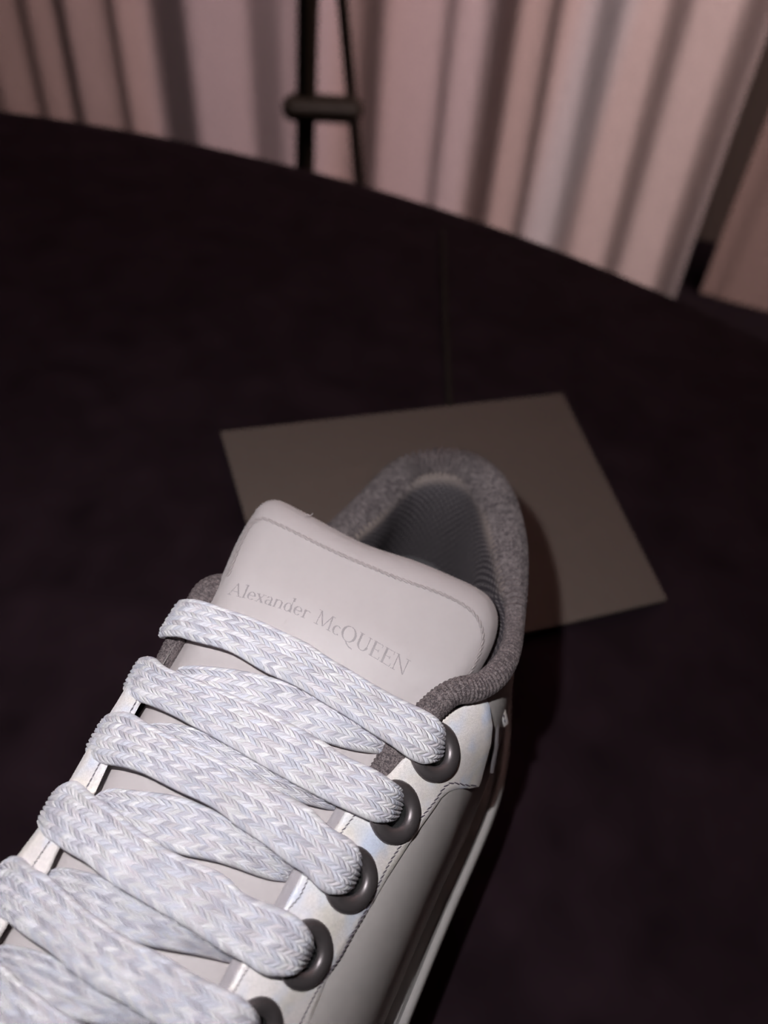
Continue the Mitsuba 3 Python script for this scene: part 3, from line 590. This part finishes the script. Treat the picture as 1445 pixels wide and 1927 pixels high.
# --- upper: the leather shell from the rim of the sole to the eyestays and the collar
half = np.argmax(CPth @ -up_c * 0 + to_shoe(CPth)[:, 0] * -1)             # heel centre on the roll
colr, coll = to_shoe(CPth[:half + 1][::-1]), to_shoe(CPth[half:])
def stay_line(s, t0, t1, n, d=0.0):
    t = np.linspace(t0, t1, n); p = st_px(s, t); return to_shoe(U(p[:, 0], p[:, 1], z_st(np.full(n, s), t) - d))
colr = colr[colr[:, 0] < 11.2]; coll = coll[coll[:, 0] < 11.0]
lift = lambda a, r: a - np.array([0, 0, r])
right = np.vstack([lift(colr[::10], 0.25), stay_line(1.06, -0.2, 5.2, 14, -.0004)])
left = np.vstack([stay_line(0.07, 5.2, 0.2, 14, -.004), lift(coll[::-1][::10] + [0, .08, 0], 0.45)])
front = to_shoe(np.stack([U(*st_px(np.array(s), np.array(5.6)), z_st(np.array(s), np.array(5.6)) + .001) for s in (.8, .5, .2)]))
def resample(P, n, close=False):
    s = np.r_[0, np.cumsum(np.linalg.norm(np.diff(P, axis=0), axis=1))]; q = np.linspace(0, s[-1], n); return np.stack([np.interp(q, s, P[:, k]) for k in range(P.shape[1])], -1)
NH = 150
topR, topL = resample(np.vstack([right, front[:2]]), NH), resample(np.vstack([front[1:], left]), NH)
base_out = outl + nrm2 * 0.55
botR, botL = np.c_[resample(base_out[:NR // 2 + 1], NH), np.full(NH, 3.9)], np.c_[resample(np.vstack([base_out[NR // 2:], base_out[:1]]), NH), np.full(NH, 3.9)]
def remap(bot, top):
    """slide along the sole's outline so that the wall stands nearly upright over the sides"""
    fr = np.linspace(0, 1, NH)
    tu = (top[:, 0] - top[:, 0].min()) / np.ptp(top[:, 0])
    return bot
top_all, bot_all = np.vstack([topR[:-1], topL[:-1]]), np.vstack([botR[:-1], botL[:-1]])
Kp = 18
ctl = np.c_[bot_all[:, :2] * 0.80 + top_all[:, :2] * 0.20, top_all[:, 2] * 0.80 + bot_all[:, 2] * 0.20]
UV_ = np.stack([bot_all * (1 - k) ** 2 + 2 * ctl * k * (1 - k) + top_all * k * k for k in np.linspace(0, 1, Kp)], 0)
um = trimesh.Trimesh(world(shoe(UV_.reshape(-1, 3))), grid_faces(Kp, len(top_all), True), process=False)
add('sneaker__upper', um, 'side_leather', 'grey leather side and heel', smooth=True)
# insole
ins = outl + nrm2 * 1.0
iv = np.vstack([np.c_[ins, np.full(NR, 4.7)], [[15, 0, 4.75]]]); add('sneaker__insole', trimesh.Trimesh(world(shoe(iv)), np.stack([i, (i + 1) % NR, np.full(NR, NR)], -1), process=False), 'insole_felt')
# thin overlay edge and stitched tab beside the end of the right eyestay
def z_off(k): return lambda px, py: np.full(np.shape(px), k)
add('sneaker__overlay_edge', fix(plate(sg.Polygon([(914, 1315), (924, 1317), (933, 1340), (939, 1366), (938, 1402), (929, 1455), (922, 1455), (926, 1413), (929, 1375), (925, 1345)]), 0.0, 0.003, 0.0006, 0.0008, zf=lambda px, py: z_px(px, py) + .0034)), 'cut_edge', 'thin pale cut edge of the heel overlay', smooth=50)
add('sneaker__tab', fix(plate(sg.Polygon([(934, 1318), (944, 1309), (951, 1335), (957, 1361), (948, 1369), (941, 1340)]), 0.0, 0.003, 0.0005, 0.0008, zf=lambda px, py: z_px(px, py) + .0052)), 'silver_film', 'small stitched silvery tab below the collar', smooth=50)
add('sneaker__tab__stitching', stitches([(940, 1318), (946, 1338), (951, 1362)], 9, 7, 2.5, 0.0004, 0.1, zf=lambda px, py: z_px(px, py) + .0049), 'dark_thread', kind='stuff', smooth=True)
labels['sneaker'] = {'label': 'pale grey leather sneaker with wide silvery braided laces standing on the dark ottoman', 'category': 'sneaker'}

# two small pale edges low on the side of the upper
add('sneaker__side_edge', fix(plate(sg.Polygon([(722, 1885), (725, 1889), (716, 1906), (710, 1910), (713, 1900)]), 0.0, 0.002, 0.0004, 0.0006, zf=z_off(.186))), 'cut_edge', 'short pale cut edge on the side', smooth=50)

hair = catmull([(575, 974), (579, 968), (583, 970), (588, 966)], 14)
add('sneaker__tongue__loose_thread', tube(world(U(hair[:, 0], hair[:, 1], z_px(hair[:, 0], hair[:, 1]) - .0005 )), 0.00012, 6), 'thread', smooth=True)
